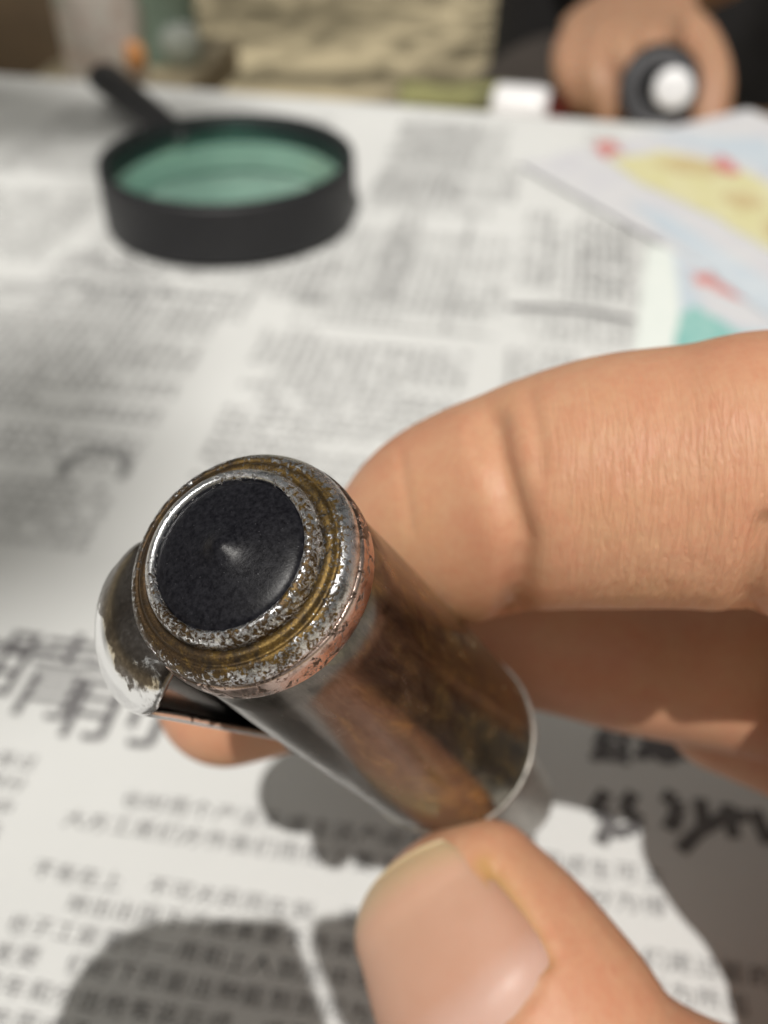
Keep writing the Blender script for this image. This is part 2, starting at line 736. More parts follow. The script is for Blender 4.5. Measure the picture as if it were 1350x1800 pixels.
# lower columns (near the camera)
cl = AB(62, 1545)[0]
b_top = AB(120, 1520)[1]
body.block(cl, cl + 0.078, -0.015, b_top, 0.0041, 0.0034, real=True)
body.block(cl + 0.081, cl + 0.165, -0.015, b_top + 0.001, 0.0041, 0.0034, real=True)
body.block(cl + 0.168, cl + 0.25, -0.015, b_top, 0.0041, 0.0034, real=True)
body.block(cl - 0.085, cl - 0.005, -0.015, b_top + 0.017, 0.0041, 0.0034, real=True)
b_h = AB(120, 1375)[1]
body.block(cl + 0.001, cl + 0.06, b_h - 0.0098, b_h, 0.0045, 0.0036, real=True)
body.block(cl + 0.063, cl + 0.09, b_h - 0.0098, b_h, 0.0045, 0.0036, real=True)
# middle: text either side of a white gutter
gut = AB(335, 770)[0]
bm0, bm1 = AB(300, 985)[1], AB(430, 570)[1]
body.block(gut - 0.10, gut - 0.005, bm0 - 0.005, bm1 + 0.01, 0.0036, 0.0030, 0.075)
body.block(gut + 0.005, gut + 0.062, bm0 + 0.012, bm1 - 0.004, 0.0036, 0.0030, 0.075)
body.block(gut + 0.067, gut + 0.124, bm0 + 0.004, bm1 - 0.004, 0.0036, 0.0030, 0.075)
body.block(gut + 0.129, gut + 0.19, bm0 - 0.03, bm1 - 0.004, 0.0036, 0.0030, 0.075)
# far half, beyond the fold
for (x0, y0, x1, y1) in ((640, 540, 760, 395), (770, 600, 850, 380), (905, 520, 985, 385), (1010, 540, 1110, 400),
                         (430, 540, 610, 470), (60, 520, 380, 470), (0, 430, 150, 300)):
    a0, bb0 = AB(x0, y0)
    a1, bb1 = AB(x1, y1)
    body.block(min(a0, a1), max(a0, a1), bb0, bb1, 0.0037, 0.0031, 0.07)
for (x0, y0, x1, y1) in ((640, 370, 860, 225), (870, 375, 930, 300), (300, 175, 600, 190)):
    a0, bb0 = AB(x0, y0)
    a1, bb1 = AB(x1, y1)
    body.block(min(a0, a1), max(a0, a1), min(bb0, bb1), max(bb0, bb1), 0.0042, 0.0034, 0.07)
body.make('body_text', ink, 'stuff')
far = Print()
for k in range(9):
    a0 = -0.33 + 0.066 * k
    bb = 0.225 + 0.012 * (k % 3)
    far.block(a0, a0 + 0.058, bb, bb + 0.052, 0.0036, 0.0030, 0.075)
    far.block(a0 + 0.01, a0 + 0.052, bb + 0.064, 0.385, 0.0036, 0.0030, 0.075)
for k in range(4):
    far.block(gut + 0.01 + 0.06 * k, gut + 0.062 + 0.06 * k, bm1 - 0.002, bm1 + 0.02, 0.0034, 0.0028, 0.08)
far.make('body_text', ink_grey, 'stuff')

# rules and dark bands
rules = Print()

p, q = AB(180, 545), AB(880, 560)
rules.stroke(p[0], p[1] + .001, q[0], p[1] - .001, 0.0005)
p = AB(0, 1130)
q = AB(42, 1128)
rules.make('dark_line', ink_grey)
rules = Print()
bar = [AB(*p_) for p_ in ((893, 553), (960, 554), (1040, 562), (1112, 577))]  # dark curved bar drawn across the sheet
rules.poly(bar, 0.0030)
rules.make('dark_line', ink)

# big ring shaped mark left of the cap
ring = Print()
c = AB(170, 838)
for k in range(26):
    a = math.radians(-20 + 230 * k / 25)
    a2 = math.radians(-20 + 230 * (k + 1) / 25)
    ring.stroke(c[0] + .0066 * math.cos(a), c[1] + .0068 * math.sin(a), c[0] + .0066 * math.cos(a2),
                c[1] + .0068 * math.sin(a2), 0.0024)
ring.make('printed_ring', ink_grey)

# headline characters, set in a font where there is one
hl = Print()
for ch, px, py, size in (('\u4e00', 20, 1150, 0.0205), ('\u775b', 82, 1196, 0.0205), ('\u524d', 225, 1240, 0.0205)):
    try:
        cu = bpy.data.curves.new('headline', 'FONT')
        cu.body = ch
        cu.size = size
        cu.resolution_u = 2
        cu.align_x, cu.align_y = 'CENTER', 'CENTER'
        to = bpy.data.objects.new('headline_tmp', cu)
        COL.objects.link(to)
        dg = bpy.context.evaluated_depsgraph_get()
        tm = bpy.data.meshes.new_from_object(to.evaluated_get(dg))
        ca, cb = AB(px, py)
        k0 = len(hl.v)
        zs = [v.co.copy() for v in tm.vertices]
        cx_ = (min(v.x for v in zs) + max(v.x for v in zs)) / 2
        cy_ = (min(v.y for v in zs) + max(v.y for v in zs)) / 2
        if ch == '\u4e00':
            cy_ = cy_
        for v in zs:
            a, b = ca + v.x - cx_, cb + v.y - cy_
            hl.v.append(wp(a, b, paper_z(a, b) + 0.00014))
        for f in tm.polygons:
            hl.f.append(tuple(k0 + i for i in f.vertices))
        bpy.data.objects.remove(to)
    except Exception as e:
        hl.glyph(ca - .008, cb - .008, .016, .14)
hl.make('headline', ink)

# bold small heading and brush lettering to the right of the thumb
bold = Print()
for k, (px, py) in enumerate(((1030, 1352), (1105, 1350), (1165, 1352), (1235, 1362), (1300, 1368))):
    a, b = AB(px, py)
    for _ in range(2):
        bold.glyph(a, b, 0.0068, 0.17)
bold.make('subheading', ink)
br = Print()
SC = lambda pts: [AB(*p_) for p_ in pts]
for pts, w in (([(1062, 1408), (1048, 1428), (1040, 1445), (1072, 1452), (1050, 1500)], .0022),
               ([(1110, 1410), (1092, 1436), (1108, 1452), (1122, 1462), (1100, 1478), (1072, 1480)], .0022),
               ([(1160, 1412), (1182, 1424), (1186, 1448), (1170, 1475)], .0024),
               ([(1225, 1420), (1232, 1470), (1268, 1452)], .0022),
               ([(1190, 1512), (1222, 1478), (1290, 1440), (1300, 1462)], .0022),
               ([(1270, 1430), (1285, 1490)], .0020), ([(1320, 1440), (1345, 1500), (1372, 1470)], .0022)):
    br.poly(SC(pts), w)
br.make('brush_lettering', ink_brush)

# ------------------------------------------------------------------ the pen
P0, P1 = at(424, 991, 0.0572), at(776, 1294, 0.0930)
axis = (P1 - P0)
LEN = axis.length
nrm = -axis.normalized()
outw = (-0.95 * RGT - 0.27 * UPV)
eo = (outw - nrm * outw.dot(nrm)).normalized()
et = nrm.cross(eo).normalized()
PEN = Matrix((eo, et, nrm)).transposed().to_4x4()
PEN.translation = P0
pen = empty('fountain_pen', mat=PEN)
tag(pen, 'tarnished brown metal fountain pen with worn chrome end held in the fingers', 'pen')
mm = 0.001
def loc(v_):
    """direction across the cap end in the pen's own frame"""
    return Vector((v_.dot(eo), v_.dot(et), 0)).normalized()


LR, LU, LD = loc(RGT), loc(RGT * .7 + UPV * .7), loc(RGT * .75 - UPV * .66)
m_rim = mat_worn('worn_chrome_rim', 0.44, 0.51, 3.6, gold=0.52, gside=tuple(LU * 12), side=tuple(loc(UPV * .8 - RGT * .2) * 16), soot=0.53)  # worn chrome; its darker bottom also paints in a dark reflection
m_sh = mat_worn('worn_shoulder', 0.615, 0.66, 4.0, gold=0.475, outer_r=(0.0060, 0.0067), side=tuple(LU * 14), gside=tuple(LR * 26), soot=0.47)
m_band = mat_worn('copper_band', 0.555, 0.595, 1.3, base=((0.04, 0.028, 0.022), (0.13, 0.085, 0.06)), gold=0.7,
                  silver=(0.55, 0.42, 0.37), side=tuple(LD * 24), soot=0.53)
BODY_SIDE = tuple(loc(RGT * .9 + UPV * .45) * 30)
m_body = mat_body()
M = MT('black_jewel')
v = M.coord(1000)
sc_ = M.noise(v, 3.5, 6, 0.75)
sp_ = M.noise(v, 9.0, 2, 0.5)
M.set(Base_Color=M.mix(M.ramp(sp_, [(0.71, 0.0), (0.80, 1.0)]), M.ramp(sc_, [(0.4, (0.004, 0.004, 0.006)), (0.75, (0.022, 0.022, 0.027))]),
                       (0.12, 0.12, 0.13)), Roughness=M.ramp(sc_, [(0.3, 0.26), (0.7, 0.40)]))
M.p.inputs['Specular IOR Level'].default_value = 0.17
M.bump(M.mix(0.4, sc_, sp_), 0.5, 0.00004)
m_jewel = M.m

prof = lambda pts, s=4: [(r * mm, z * mm) for r, z in smoothprof(pts, s)]
bmobj('jewel', lathe(prof([(0, 2.86), (0.3, 2.82), (0.75, 2.62), (1.2, 2.42), (1.9, 2.24), (2.9, 2.05), (3.8, 1.86), (4.35, 1.62), (4.57, 1.2)], 5), 96), m_jewel, pen)
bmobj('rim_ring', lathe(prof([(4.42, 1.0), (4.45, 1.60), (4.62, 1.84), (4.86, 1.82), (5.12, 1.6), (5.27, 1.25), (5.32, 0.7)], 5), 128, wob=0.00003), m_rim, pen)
bmobj('shoulder', lathe(prof([(5.22, 0.5), (5.28, 0.82), (5.5, 1.0), (5.8, 0.97), (5.98, 0.74), (6.1, 0.68), (6.3, 0.70), (6.6, 0.48), (6.86, 0.05), (6.93, -0.35), (6.8, -0.55)], 5), 128, wob=0.00005, seed=3), m_sh, pen)
bmobj('copper_band', lathe(prof([(6.6, -0.46), (6.9, -0.55), (7.05, -0.75), (7.12, -1.4), (7.1, -2.2), (6.95, -2.45), (6.7, -2.5)], 4), 128, wob=0.00004, seed=9), m_band, pen)
R1 = 8.45
Lm = LEN / mm
bp = [(6.65, -2.4), (6.82, -2.6), (6.95, -6)]
for k in range(1, 9):
    t = k / 8
    bp.append((6.95 + (R1 - 6.95) * (t ** 0.85), -6 - (Lm - 6.6) * t))
bp += [(R1 - .15, -Lm - 0.9), (R1 - .9, -Lm - 1.0), (R1 - 1.2, -Lm + 1), (R1 - 1.3, -Lm + 8)]
bmobj('cap_body', lathe([(r * mm, z * mm) for r, z in bp], 128, wob=0.00003, seed=5), m_body, pen)
m_sil = plain('dull_silver', (0.50, 0.485, 0.45), 0.42, 0.85, 0.4, 0.9, 0.00006)
bmobj('cap_lip', lathe(prof([(R1 - .2, -Lm + .3), (R1 + .12, -Lm + .15), (R1 + .2, -Lm - .1), (R1 + .12, -Lm - .4), (R1 - .2, -Lm - .5)], 3), 128), m_sil, pen)
bmobj('barrel', lathe(prof([(5.6, -Lm + 7), (5.6, -Lm - 6), (5.3, -Lm - 18), (4.8, -Lm - 28), (4.3, -Lm - 33), (2.8, -Lm - 35), (0, -Lm - 35.6)], 4), 64), m_sil, pen)

# clip: a rolled sheet that swells out of the end ring and runs down the cap; x = outward, z = along axis
path = [(5.3, 0.2, 4.2), (7.0, -0.05, 5.0), (8.7, -0.6, 5.2), (10.2, -1.6, 5.1), (11.3, -3.2, 4.8), (11.7, -5.6, 4.4), (11.4, -9, 3.9), (10.7, -15, 3.2),
        (9.9, -21, 2.5), (9.4, -26, 1.9), (9.1, -28.5, 1.5)]
cpath = [catmull([np.array(p_) for p_ in path], t) for t in np.linspace(0, len(path) - 1, 70)]
m_clip = MT('clip_glint_metal')
v = m_clip.coord(1000)
n1 = m_clip.noise(v, 0.55, 7, 0.6, 0.7)
n2 = m_clip.noise(v, 3.0, 5, 0.65)
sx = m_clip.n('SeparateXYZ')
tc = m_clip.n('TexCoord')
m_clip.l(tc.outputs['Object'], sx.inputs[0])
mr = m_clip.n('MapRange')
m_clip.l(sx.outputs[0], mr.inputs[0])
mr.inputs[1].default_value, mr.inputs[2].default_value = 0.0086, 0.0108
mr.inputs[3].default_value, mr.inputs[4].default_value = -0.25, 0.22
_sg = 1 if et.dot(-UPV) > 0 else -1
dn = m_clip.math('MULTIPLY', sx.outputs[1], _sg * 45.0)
sm = m_clip.ramp(m_clip.math('ADD', m_clip.math('ADD', m_clip.math('ADD', m_clip.math('MULTIPLY', n1, 0.45), m_clip.math('MULTIPLY', m_clip.noise(v, 1.8, 3, 0.5), 0.10)), 0.285), m_clip.math('ADD', dn, mr.outputs[0])), [(0.50, 0.0), (0.535, 1.0)])  # whitens the outer, lower side: bright reflection painted into the colour
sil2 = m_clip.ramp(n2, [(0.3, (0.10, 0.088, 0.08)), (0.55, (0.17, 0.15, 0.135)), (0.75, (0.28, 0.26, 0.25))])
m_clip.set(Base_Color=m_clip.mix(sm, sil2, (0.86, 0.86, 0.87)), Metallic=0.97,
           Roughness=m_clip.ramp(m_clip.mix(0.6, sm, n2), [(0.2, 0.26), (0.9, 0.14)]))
m_clip.bump(m_clip.mix(0.5, sm, n2), 0.25, 0.00003)
NS = 26
TKN = 0.45


def clip_sheet(inner):
    rows_ = []
    for i, (x, z, w) in enumerate(cpath):
        a, b = cpath[max(i - 1, 0)], cpath[min(i + 1, len(cpath) - 1)]
        dx, dz = b[0] - a[0], b[1] - a[1]
        L_ = math.hypot(dx, dz)
        nx_, nz_ = -dz / L_, dx / L_                 # outward of the sheet
        if nx_ < 0 and i > 3:
            nx_, nz_ = -nx_, -nz_
        row = []
        t = i / (len(cpath) - 1)
        depth = (1.1 + 1.9 * min(t * 4.5, 1)) * (1 - 0.35 * t)
        for k in range(NS + 1):
            g = -1 + 2 * k / NS
            yy = w * math.sin(g * math.pi / 2 * 0.96)
            drop = depth * (1 - math.cos(g * math.pi / 2 * 0.96))
            off = -(TKN if inner else 0)
            row.append(Vector(((x - nx_ * drop + nx_ * off), yy * (1 - (0.1 if inner else 0)), z - nz_ * drop + nz_ * off)) * mm)
        rows_.append(row)
    return rows_


bm = bmesh.new()
O = [[bm.verts.new(p_) for p_ in r_] for r_ in clip_sheet(False)]
I = [[bm.verts.new(p_) for p_ in r_] for r_ in clip_sheet(True)]
for i in range(len(O) - 1):
    for k in range(NS):
        bm.faces.new((O[i][k], O[i][k + 1], O[i + 1][k + 1], O[i + 1][k]))
        bm.faces.new((I[i][k], I[i + 1][k], I[i + 1][k + 1], I[i][k + 1]))
    bm.faces.new((O[i][0], O[i + 1][0], I[i + 1][0], I[i][0]))
    bm.faces.new((O[i][NS], I[i][NS], I[i + 1][NS], O[i + 1][NS]))
for k in range(NS):
    bm.faces.new((O[0][k], I[0][k], I[0][k + 1], O[0][k + 1]))
    bm.faces.new((O[-1][k], O[-1][k + 1], I[-1][k + 1], I[-1][k]))
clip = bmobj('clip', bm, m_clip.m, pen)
bm = bmesh.new()
bmesh.ops.create_uvsphere(bm, u_segments=24, v_segments=16, radius=1)
bm.transform(Matrix.Translation((8.7 * mm, 0, -29 * mm)) @ Matrix.Diagonal((1.5 * mm, 1.7 * mm, 2.2 * mm, 1)))
bmobj('clip_ball', bm, plain('dark_steel', (0.07, 0.065, 0.06), 0.35, 0.9, 0.4, 1.0), clip)

# ------------------------------------------------------------------ the hand
toC = -FWD
T_index = Tube([(at(1850, 1060, .084), .0115, .0115), (at(1600, 900, .075), .0110, .0105), (at(1385, 835, .0715), .0102, .0094), (at(1230, 838, .0730), .0095, .0094),
                (at(1060, 850, .0755), .0093, .0093), (at(900, 882, .0795), .0086, .0086), (at(780, 925, .0835), .0084, .0082), (at(690, 985, .0865), .0070, .0066)],
               toC + 0.6 * -UPV)
T_mid = Tube([(at(1900, 1300, .098), .0105, .0105), (at(1600, 1210, .0985), .0100, .0098), (at(1350, 1170, .1020), .0094, .0090), (at(1130, 1150, .1080), .0086, .0084),
              (at(900, 1105, .1090), .0083, .0078), (at(650, 1150, .1070), .0080, .0076), (at(400, 1222, .1040), .0072, .0070)], toC)
T_ring = Tube([(at(1950, 1480, .110), .0105, .0105), (at(1650, 1350, .112), .0098, .0095), (at(1420, 1275, .1130), .0090, .0086), (at(1285, 1240, .115), .0078, .0074)], toC)
T_pink = Tube([(at(1950, 1700, .112), .0095, .0095), (at(1700, 1530, .110), .0085, .0085), (at(1540, 1430, .110), .0072, .0070)], toC)
thumb_ref = toC - 0.30 * RGT
T_thumb = Tube([(at(1940, 2360, .086), .0175, .0150), (at(1590, 2260, .079), .0160, .0135), (at(1235, 2110, .078), .0130, .0115), (at(1022, 1952, .081), .0115, .0100),
                (at(927, 1812, .0835), .0113, .0094), (at(850, 1684, .0865), .0105, .0086), (at(789, 1586, .0890), .0092, .0070)], thumb_ref, cap1=0.62)
T_palm = Tube([(at(1850, 1150, .094), .020, .014), (at(1950, 1500, .102), .030, .017), (at(2050, 1950, .098), .030, .018), (at(2500, 2250, .105), .026, .019),
               (at(3300, 2700, .120), .028, .022)], toC)
T_web = Tube([(at(1525, 1325, .0830), .0074, .0074), (at(1585, 1430, .0832), .0080, .0078), (at(1655, 1545, .0835), .0080, .0080), (at(1775, 1775, .081), .0085, .0085), (at(1880, 1980, .081), .010, .0095)], toC)
hand_me = union_mesh('hand', [T_index, T_mid, T_ring, T_pink, T_thumb, T_palm, T_web], 0.00042, 8, 0.5)
co, no = mesh_np(hand_me)


def proj(co):
    d = co - np.array(CAM)
    z = d @ np.array(FWD)
    return CX + FPX * (d @ np.array(RGT)) / z, CY - FPX * (d @ np.array(UPV)) / z, z


def surf_line(tube, spec):
    """polyline on a limb's surface: [(fraction along rings, angle)]"""
    return [tube.point(f * (tube.n - 1), a) for f, a in spec]


X, Y, Z = proj(co)
view = (np.array(CAM) - co)
view /= np.linalg.norm(view, axis=1)[:, None]
front = (no * view).sum(1) > -0.1


def crease(pts_px, depth, width, zmax, lift=0.0):
    """press a fold into the skin along a line on its camera side; width in photo pixels"""
    global co
    P = np.array([[p_[0], p_[1], 0.0] for p_ in pts_px], float)
    Q = np.stack([X, Y, np.zeros_like(X)], 1)
    d = seg_dist(Q, [tuple(p_) for p_ in P])
    m = 1 / (1 + np.exp((Z - zmax) / 0.0008)) * front
    w = np.exp(-(d / width) ** 2) - lift * np.exp(-((d - 2.4 * width) / (1.5 * width)) ** 2)
    co -= no * (depth * w * m)[:, None]


IZ = 0.084
crease([(862, 742), (872, 800), (893, 880), (914, 950), (910, 1010), (900, 1090)], 0.00095, 27, IZ, 0.08)
crease([(930, 690), (945, 760), (952, 830)], 0.00022, 14, IZ)
crease([(705, 800), (712, 860), (722, 930)], 0.00014, 9, IZ + .004)
crease([(828, 752), (836, 800)], 0.00018, 10, IZ)
crease([(1352, 930), (1338, 1000), (1318, 1060)], 0.0010, 26, 0.08, 0.1)
# nail fold of the thumb
crease([(870, 1535), (905, 1585), (940, 1645), (957, 1688)], 0.0005, 15, 0.090, 0.15)
crease([(957, 1688), (940, 1740), (900, 1785), (850, 1830)], 0.00025, 13, 0.090, 0.2)
set_co(hand_me, co)
wr = np.clip((X - 930) / 160, 0, 1) * np.clip((1500 - X) / 120, 0, 1) * np.clip((Y - 640) / 160, 0, 1) * (Y < 1100) * (Z < 0.078)
wr = wr + 0.12
attr = hand_me.attributes.new('wrinkle', 'FLOAT', 'POINT')
attr.data.foreach_set('value', wr.astype(np.float32))
Q3 = np.stack([X, Y, np.zeros_like(X)], 1)
gd = seg_dist(Q3, [(850, 1520, 0), (875, 1550, 0), (908, 1600, 0), (938, 1650, 0), (955, 1690, 0)])
gv_ = np.exp(-(gd / 17) ** 2) * (Z < 0.090) * front
ga = hand_me.attributes.new('grime', 'FLOAT', 'POINT')
ga.data.foreach_set('value', gv_.astype(np.float32))
skin = mat_skin()
person = empty('person', at(1950, 1500, .102))
tag(person, 'bare hand reaching in from the right and holding the pen', 'person')
hand = link('hand', hand_me, skin)
hand.parent = person
hand.matrix_parent_inverse = Matrix.Translation(-Vector(person.location))

# thumb nail: a curved plate lying on the thumb
Mn = MT('fingernail')
v = Mn.coord(1000)
n1 = Mn.noise(v, 0.35, 4)
uvn = Mn.n('Attribute', attribute_name='nail_len')
c = Mn.ramp(uvn.outputs['Fac'], [(0.0, (0.54, 0.43, 0.24)), (0.05, (0.56, 0.41, 0.24)), (0.12, (0.55, 0.33, 0.23)), (0.60, (0.52, 0.29, 0.205)), (0.72, (0.56, 0.36, 0.30)), (1.0, (0.57, 0.37, 0.31))])
Mn.set(Base_Color=Mn.mix(0.2, c, Mn.ramp(n1, [(0.3, (0.50, 0.28, 0.19)), (0.7, (0.60, 0.37, 0.28))])), Roughness=0.46, Subsurface_Weight=0.25, Subsurface_Scale=0.0015)
Mn.p.inputs['Subsurface Radius'].default_value = (1, .4, .25)
Mn.p.inputs['Specular IOR Level'].default_value = 0.4
Mn.bump(Mn.noise(Mn.coord(1000, rot=(0, 0, math.radians(35)), sc=(2.2, .2, .2)), 1.0, 3), 0.25, 0.00008)
f_end = T_thumb.n - 1 - 3.2
f_start = T_thumb.n - 1 - 8 - 24
NU, NV = 36, 28
nv, nf, nl = [], [], []
for layer, off in ((0, 0.00030), (1, -0.0007)):
    for i in range(NU + 1):
        t = i / NU
        for k in range(NV + 1):
            g = -1 + 2 * k / NV
            bow = 1 - (g * g) * 0.13
            f = f_end + (f_start - f_end) * t
            # rounded free edge and rounded cuticle
            f += (1 - t) * (-(g ** 2) * 2.0) + t * (g ** 2) * 3.6
            a = -0.30 + g * 1.24 * (0.94 + 0.06 * t)
            tt = min(max((t - 0.70) / 0.30, 0), 1)
            dip = off - (0.0016 if g > 0 else 0.0003) * abs(g) ** 7 - 0.0020 * tt * tt * (3 - 2 * tt)
            nv.append(T_thumb.point(f, a, dip + (0.00012 if layer == 0 else 0.0)))
            nl.append(t)
n_ = (NU + 1) * (NV + 1)
for i in range(NU):
    for k in range(NV):
        j = i * (NV + 1) + k
        nf.append((j, j + 1, j + NV + 2, j + NV + 1))
        nf.append((n_ + j, n_ + j + NV + 1, n_ + j + NV + 2, n_ + j + 1))
for i in range(NU):
    for k in (0, NV):
        j = i * (NV + 1) + k
        nf.append((j, j + NV + 1, n_ + j + NV + 1, n_ + j))
for k in range(NV):
    for i in (0, NU):
        j = i * (NV + 1) + k
        nf.append((j, j + 1, n_ + j + 1, n_ + j))
nail = pyobj('fingernail', nv, nf, Mn.m)
at2 = nail.data.attributes.new('nail_len', 'FLOAT', 'POINT')
at2.data.foreach_set('value', nl)
nail.parent = hand

# ------------------------------------------------------------------ magnifier
bfront = gnd(381, 471, .003)
RM = 0.0382
mc = bfront + Vector((-bfront.x * 0.0, RM, 0)) + Vector((0.0, 0, 0.0005))
mag = empty('magnifying_glass', mc)
tag(mag, 'round magnifying glass with thick black rim and greenish lens', 'magnifier')
blackp = plain('black_plastic', (0.011, 0.011, 0.013), 0.5, 0, 0.2, 0.4)
HM = 0.0168
seat = [(RM - .0032, .0004), (RM - .0032, .0084), (RM - .0050, .0084), (RM - .0050, .0004), (RM - .0032, .0004)]  # pale ring added under the lens so its far side looks bright
bmobj('lens_fill_ring', lathe(seat, 72), plain('pale_fill', (0.62, 0.68, 0.64), 0.5, 0, 0.1, 0.2), mag, False)
bmobj('rim', lathe(smoothprof([(RM - .0030, .0005), (RM - .0004, .0), (RM, .0008), (RM, HM - .001), (RM - .0006, HM), (RM - .0022, HM), (RM - .0030, HM - .001),
                               (RM - .0030, .0005)], 2), 96), blackp, mag)
Ml = MT('coated_lens')
tr = Ml.n('BsdfTransparent')
tr.inputs[0].default_value = (0.90, 0.995, 0.95, 1)
gl = Ml.n('BsdfGlossy')
gl.inputs['Color'].default_value = (0.75, 1.0, 0.90, 1)
gl.inputs['Roughness'].default_value = 0.04
g2 = Ml.n('BsdfGlossy')
g2.inputs['Color'].default_value = (0.22, 1.0, 0.78, 1)
g2.inputs['Roughness'].default_value = 0.30
lw = Ml.n('LayerWeight')
lw.inputs[0].default_value = 0.35
mx = Ml.n('MixShader')
m2 = Ml.n('MixShader')
fr = Ml.n('MapRange')
Ml.l(lw.outputs['Facing'], fr.inputs[0])
fr.inputs[3].default_value, fr.inputs[4].default_value = 0.04, 0.22
Ml.l(fr.outputs[0], mx.inputs[0])
m2.inputs[0].default_value = 0.30
Ml.l(tr.outputs[0], m2.inputs[1])
Ml.l(g2.outputs[0], m2.inputs[2])
Ml.l(m2.outputs[0], mx.inputs[1])
Ml.l(gl.outputs[0], mx.inputs[2])
Ml.l(mx.outputs[0], Ml.t.nodes['Material Output'].inputs['Surface'])
rl = RM - .0031
lens = [(rl * q, .0110 + .0088 * (1 - q * q) * (1 - 0.05 * q * q)) for q in (0, .15, .3, .45, .6, .72, .83, .92, 1)] + [(rl, .0100), (rl * .85, .0082), (rl * .5, .0058), (0, .0050)]
lens_o = bmobj('lens', lathe(smoothprof(lens, 3), 72), Ml.m, mag)
Mc = MT('clear_lens_underside')
tr2 = Mc.n('BsdfTransparent')
tr2.inputs[0].default_value = (0.95, 0.99, 0.97, 1)
Mc.l(tr2.outputs[0], Mc.t.nodes['Material Output'].inputs['Surface'])
lens_o.data.materials.append(Mc.m)
for f_ in lens_o.data.polygons:
    if f_.normal.z < 0:
        f_.material_index = 1
hd = gnd(186, 138, 0.014)
h0 = gnd(292, 215, 0.014)
hv = (hd - mc)
hv.z = 0
hv.normalize()
hb = bmesh.new()
hT = Tube([(mc + hv * (RM - .001) + Vector((0, 0, .010)), .0045, .0045), (mc + hv * (RM + .018) + Vector((0, 0, .0105)), .0050, .0048), (hd + Vector((0, 0, 0)), .0068, .0055)], Vector((0, 0, 1)), nseg=20)
hT.add(hb)
hb.transform(Matrix.Translation(-mc))
bmobj('handle', hb, blackp, mag)

# ------------------------------------------------------------------ printed cards at the right
def card(name, corners, z, thick, m, parts, label, cat):
    """a flat rectangle from its left corner, far right and near right corners (world points); parts are printed patches in card coordinates"""
    o, pu, pv_ = corners
    U = (pu - o)
    V = (pv_ - o)
    bm = bmesh.new()
    g = 12
    top = [[bm.verts.new(o + U * (i / g) + V * (j / g) + Vector((0, 0, z + 0.001 * (1 - j / g) * (i / g)))) for i in range(g + 1)] for j in range(g + 1)]
    bot = [[bm.verts.new(vt.co - Vector((0, 0, thick))) for vt in r_] for r_ in top]
    for j in range(g):
        for i in range(g):
            bm.faces.new((top[j][i], top[j][i + 1], top[j + 1][i + 1], top[j + 1][i]))
            bm.faces.new((bot[j][i], bot[j + 1][i], bot[j + 1][i + 1], bot[j][i + 1]))
    for i in range(g):
        for (r_, s_) in ((0, 1), (g, 1)):
            bm.faces.new((top[r_][i], top[r_][i + 1], bot[r_][i + 1], bot[r_][i]))
            bm.faces.new((top[i][r_], top[i + 1][r_], bot[i + 1][r_], bot[i][r_]))
    ob = bmobj(name, bm, m, None, False)
    tag(ob, label, cat)
    lift = 0.00008
    for nm, pts, mt in parts:
        lift += 0.00005
        bm = bmesh.new()
        vs = [bm.verts.new(o + U * u_ + V * v_ + Vector((0, 0, z + 0.001 * (1 - v_) * u_ + lift))) for u_, v_ in pts]
        f_ = bm.faces.new(vs)
        bmesh.ops.triangulate(bm, faces=[f_])
        bmobj(nm, bm, mt, ob, False)
    return ob


def blob(u, v, ru, rv, n=18, seed=0, rough=0.25):
    r_ = random.Random(seed)
    return [(u + ru * (1 + rough * (r_.random() - .5)) * math.cos(2 * math.pi * k / n), v + rv * (1 + rough * (r_.random() - .5)) * math.sin(2 * math.pi * k / n)) for k in range(n)]


def mat_card(name, col, col2, scale=0.08, rough=0.4):
    M = MT(name)
    v = M.coord(1000)
    M.set(Base_Color=M.ramp(M.noise(v, scale, 5, 0.65), [(0.35, col), (0.65, col2)]), Roughness=rough)
    return M.m


c_white = mat_card('card_white', (0.62, 0.62, 0.66), (0.68, 0.68, 0.69))
c_blue = mat_card('card_pale_blue', (0.52, 0.60, 0.68), (0.62, 0.67, 0.72))
c_yell = mat_card('card_yellow', (0.66, 0.62, 0.33), (0.70, 0.67, 0.44), 0.12)
c_och = mat_card('card_ochre', (0.56, 0.44, 0.22), (0.62, 0.53, 0.32), 0.2)
c_red = mat_card('card_red', (0.60, 0.20, 0.19), (0.66, 0.34, 0.32), 0.3)
c_teal = mat_card('card_teal', (0.20, 0.48, 0.45), (0.38, 0.60, 0.56), 0.25)
c_sleeve = mat_card('card_sleeve', (0.74, 0.80, 0.77), (0.82, 0.86, 0.83), 0.3, 0.2)

o1 = gnd(913, 286, .004)
e_near = (gnd(1135, 410, .004) - o1).normalized()
e_far = Vector((-e_near.y, e_near.x, 0))
if e_far.y < 0:
    e_far = -e_far
W1, H1 = 0.20, 0.105
o1.z = 0


def marks(o, U, V, z, pts):
    out = []
    for px, py in pts:
        d = gnd(px, py, z) - o
        out.append((d.dot(U) / U.length_squared, d.dot(V) / V.length_squared))
    return out


def rough_poly(pts, seed, amp=0.012):
    r_ = random.Random(seed)
    out = []
    for a, b in zip(pts, pts[1:] + pts[:1]):
        for k in range(4):
            t = k / 4
            out.append((a[0] + (b[0] - a[0]) * t + amp * (r_.random() - .5), a[1] + (b[1] - a[1]) * t + amp * (r_.random() - .5)))
    return out


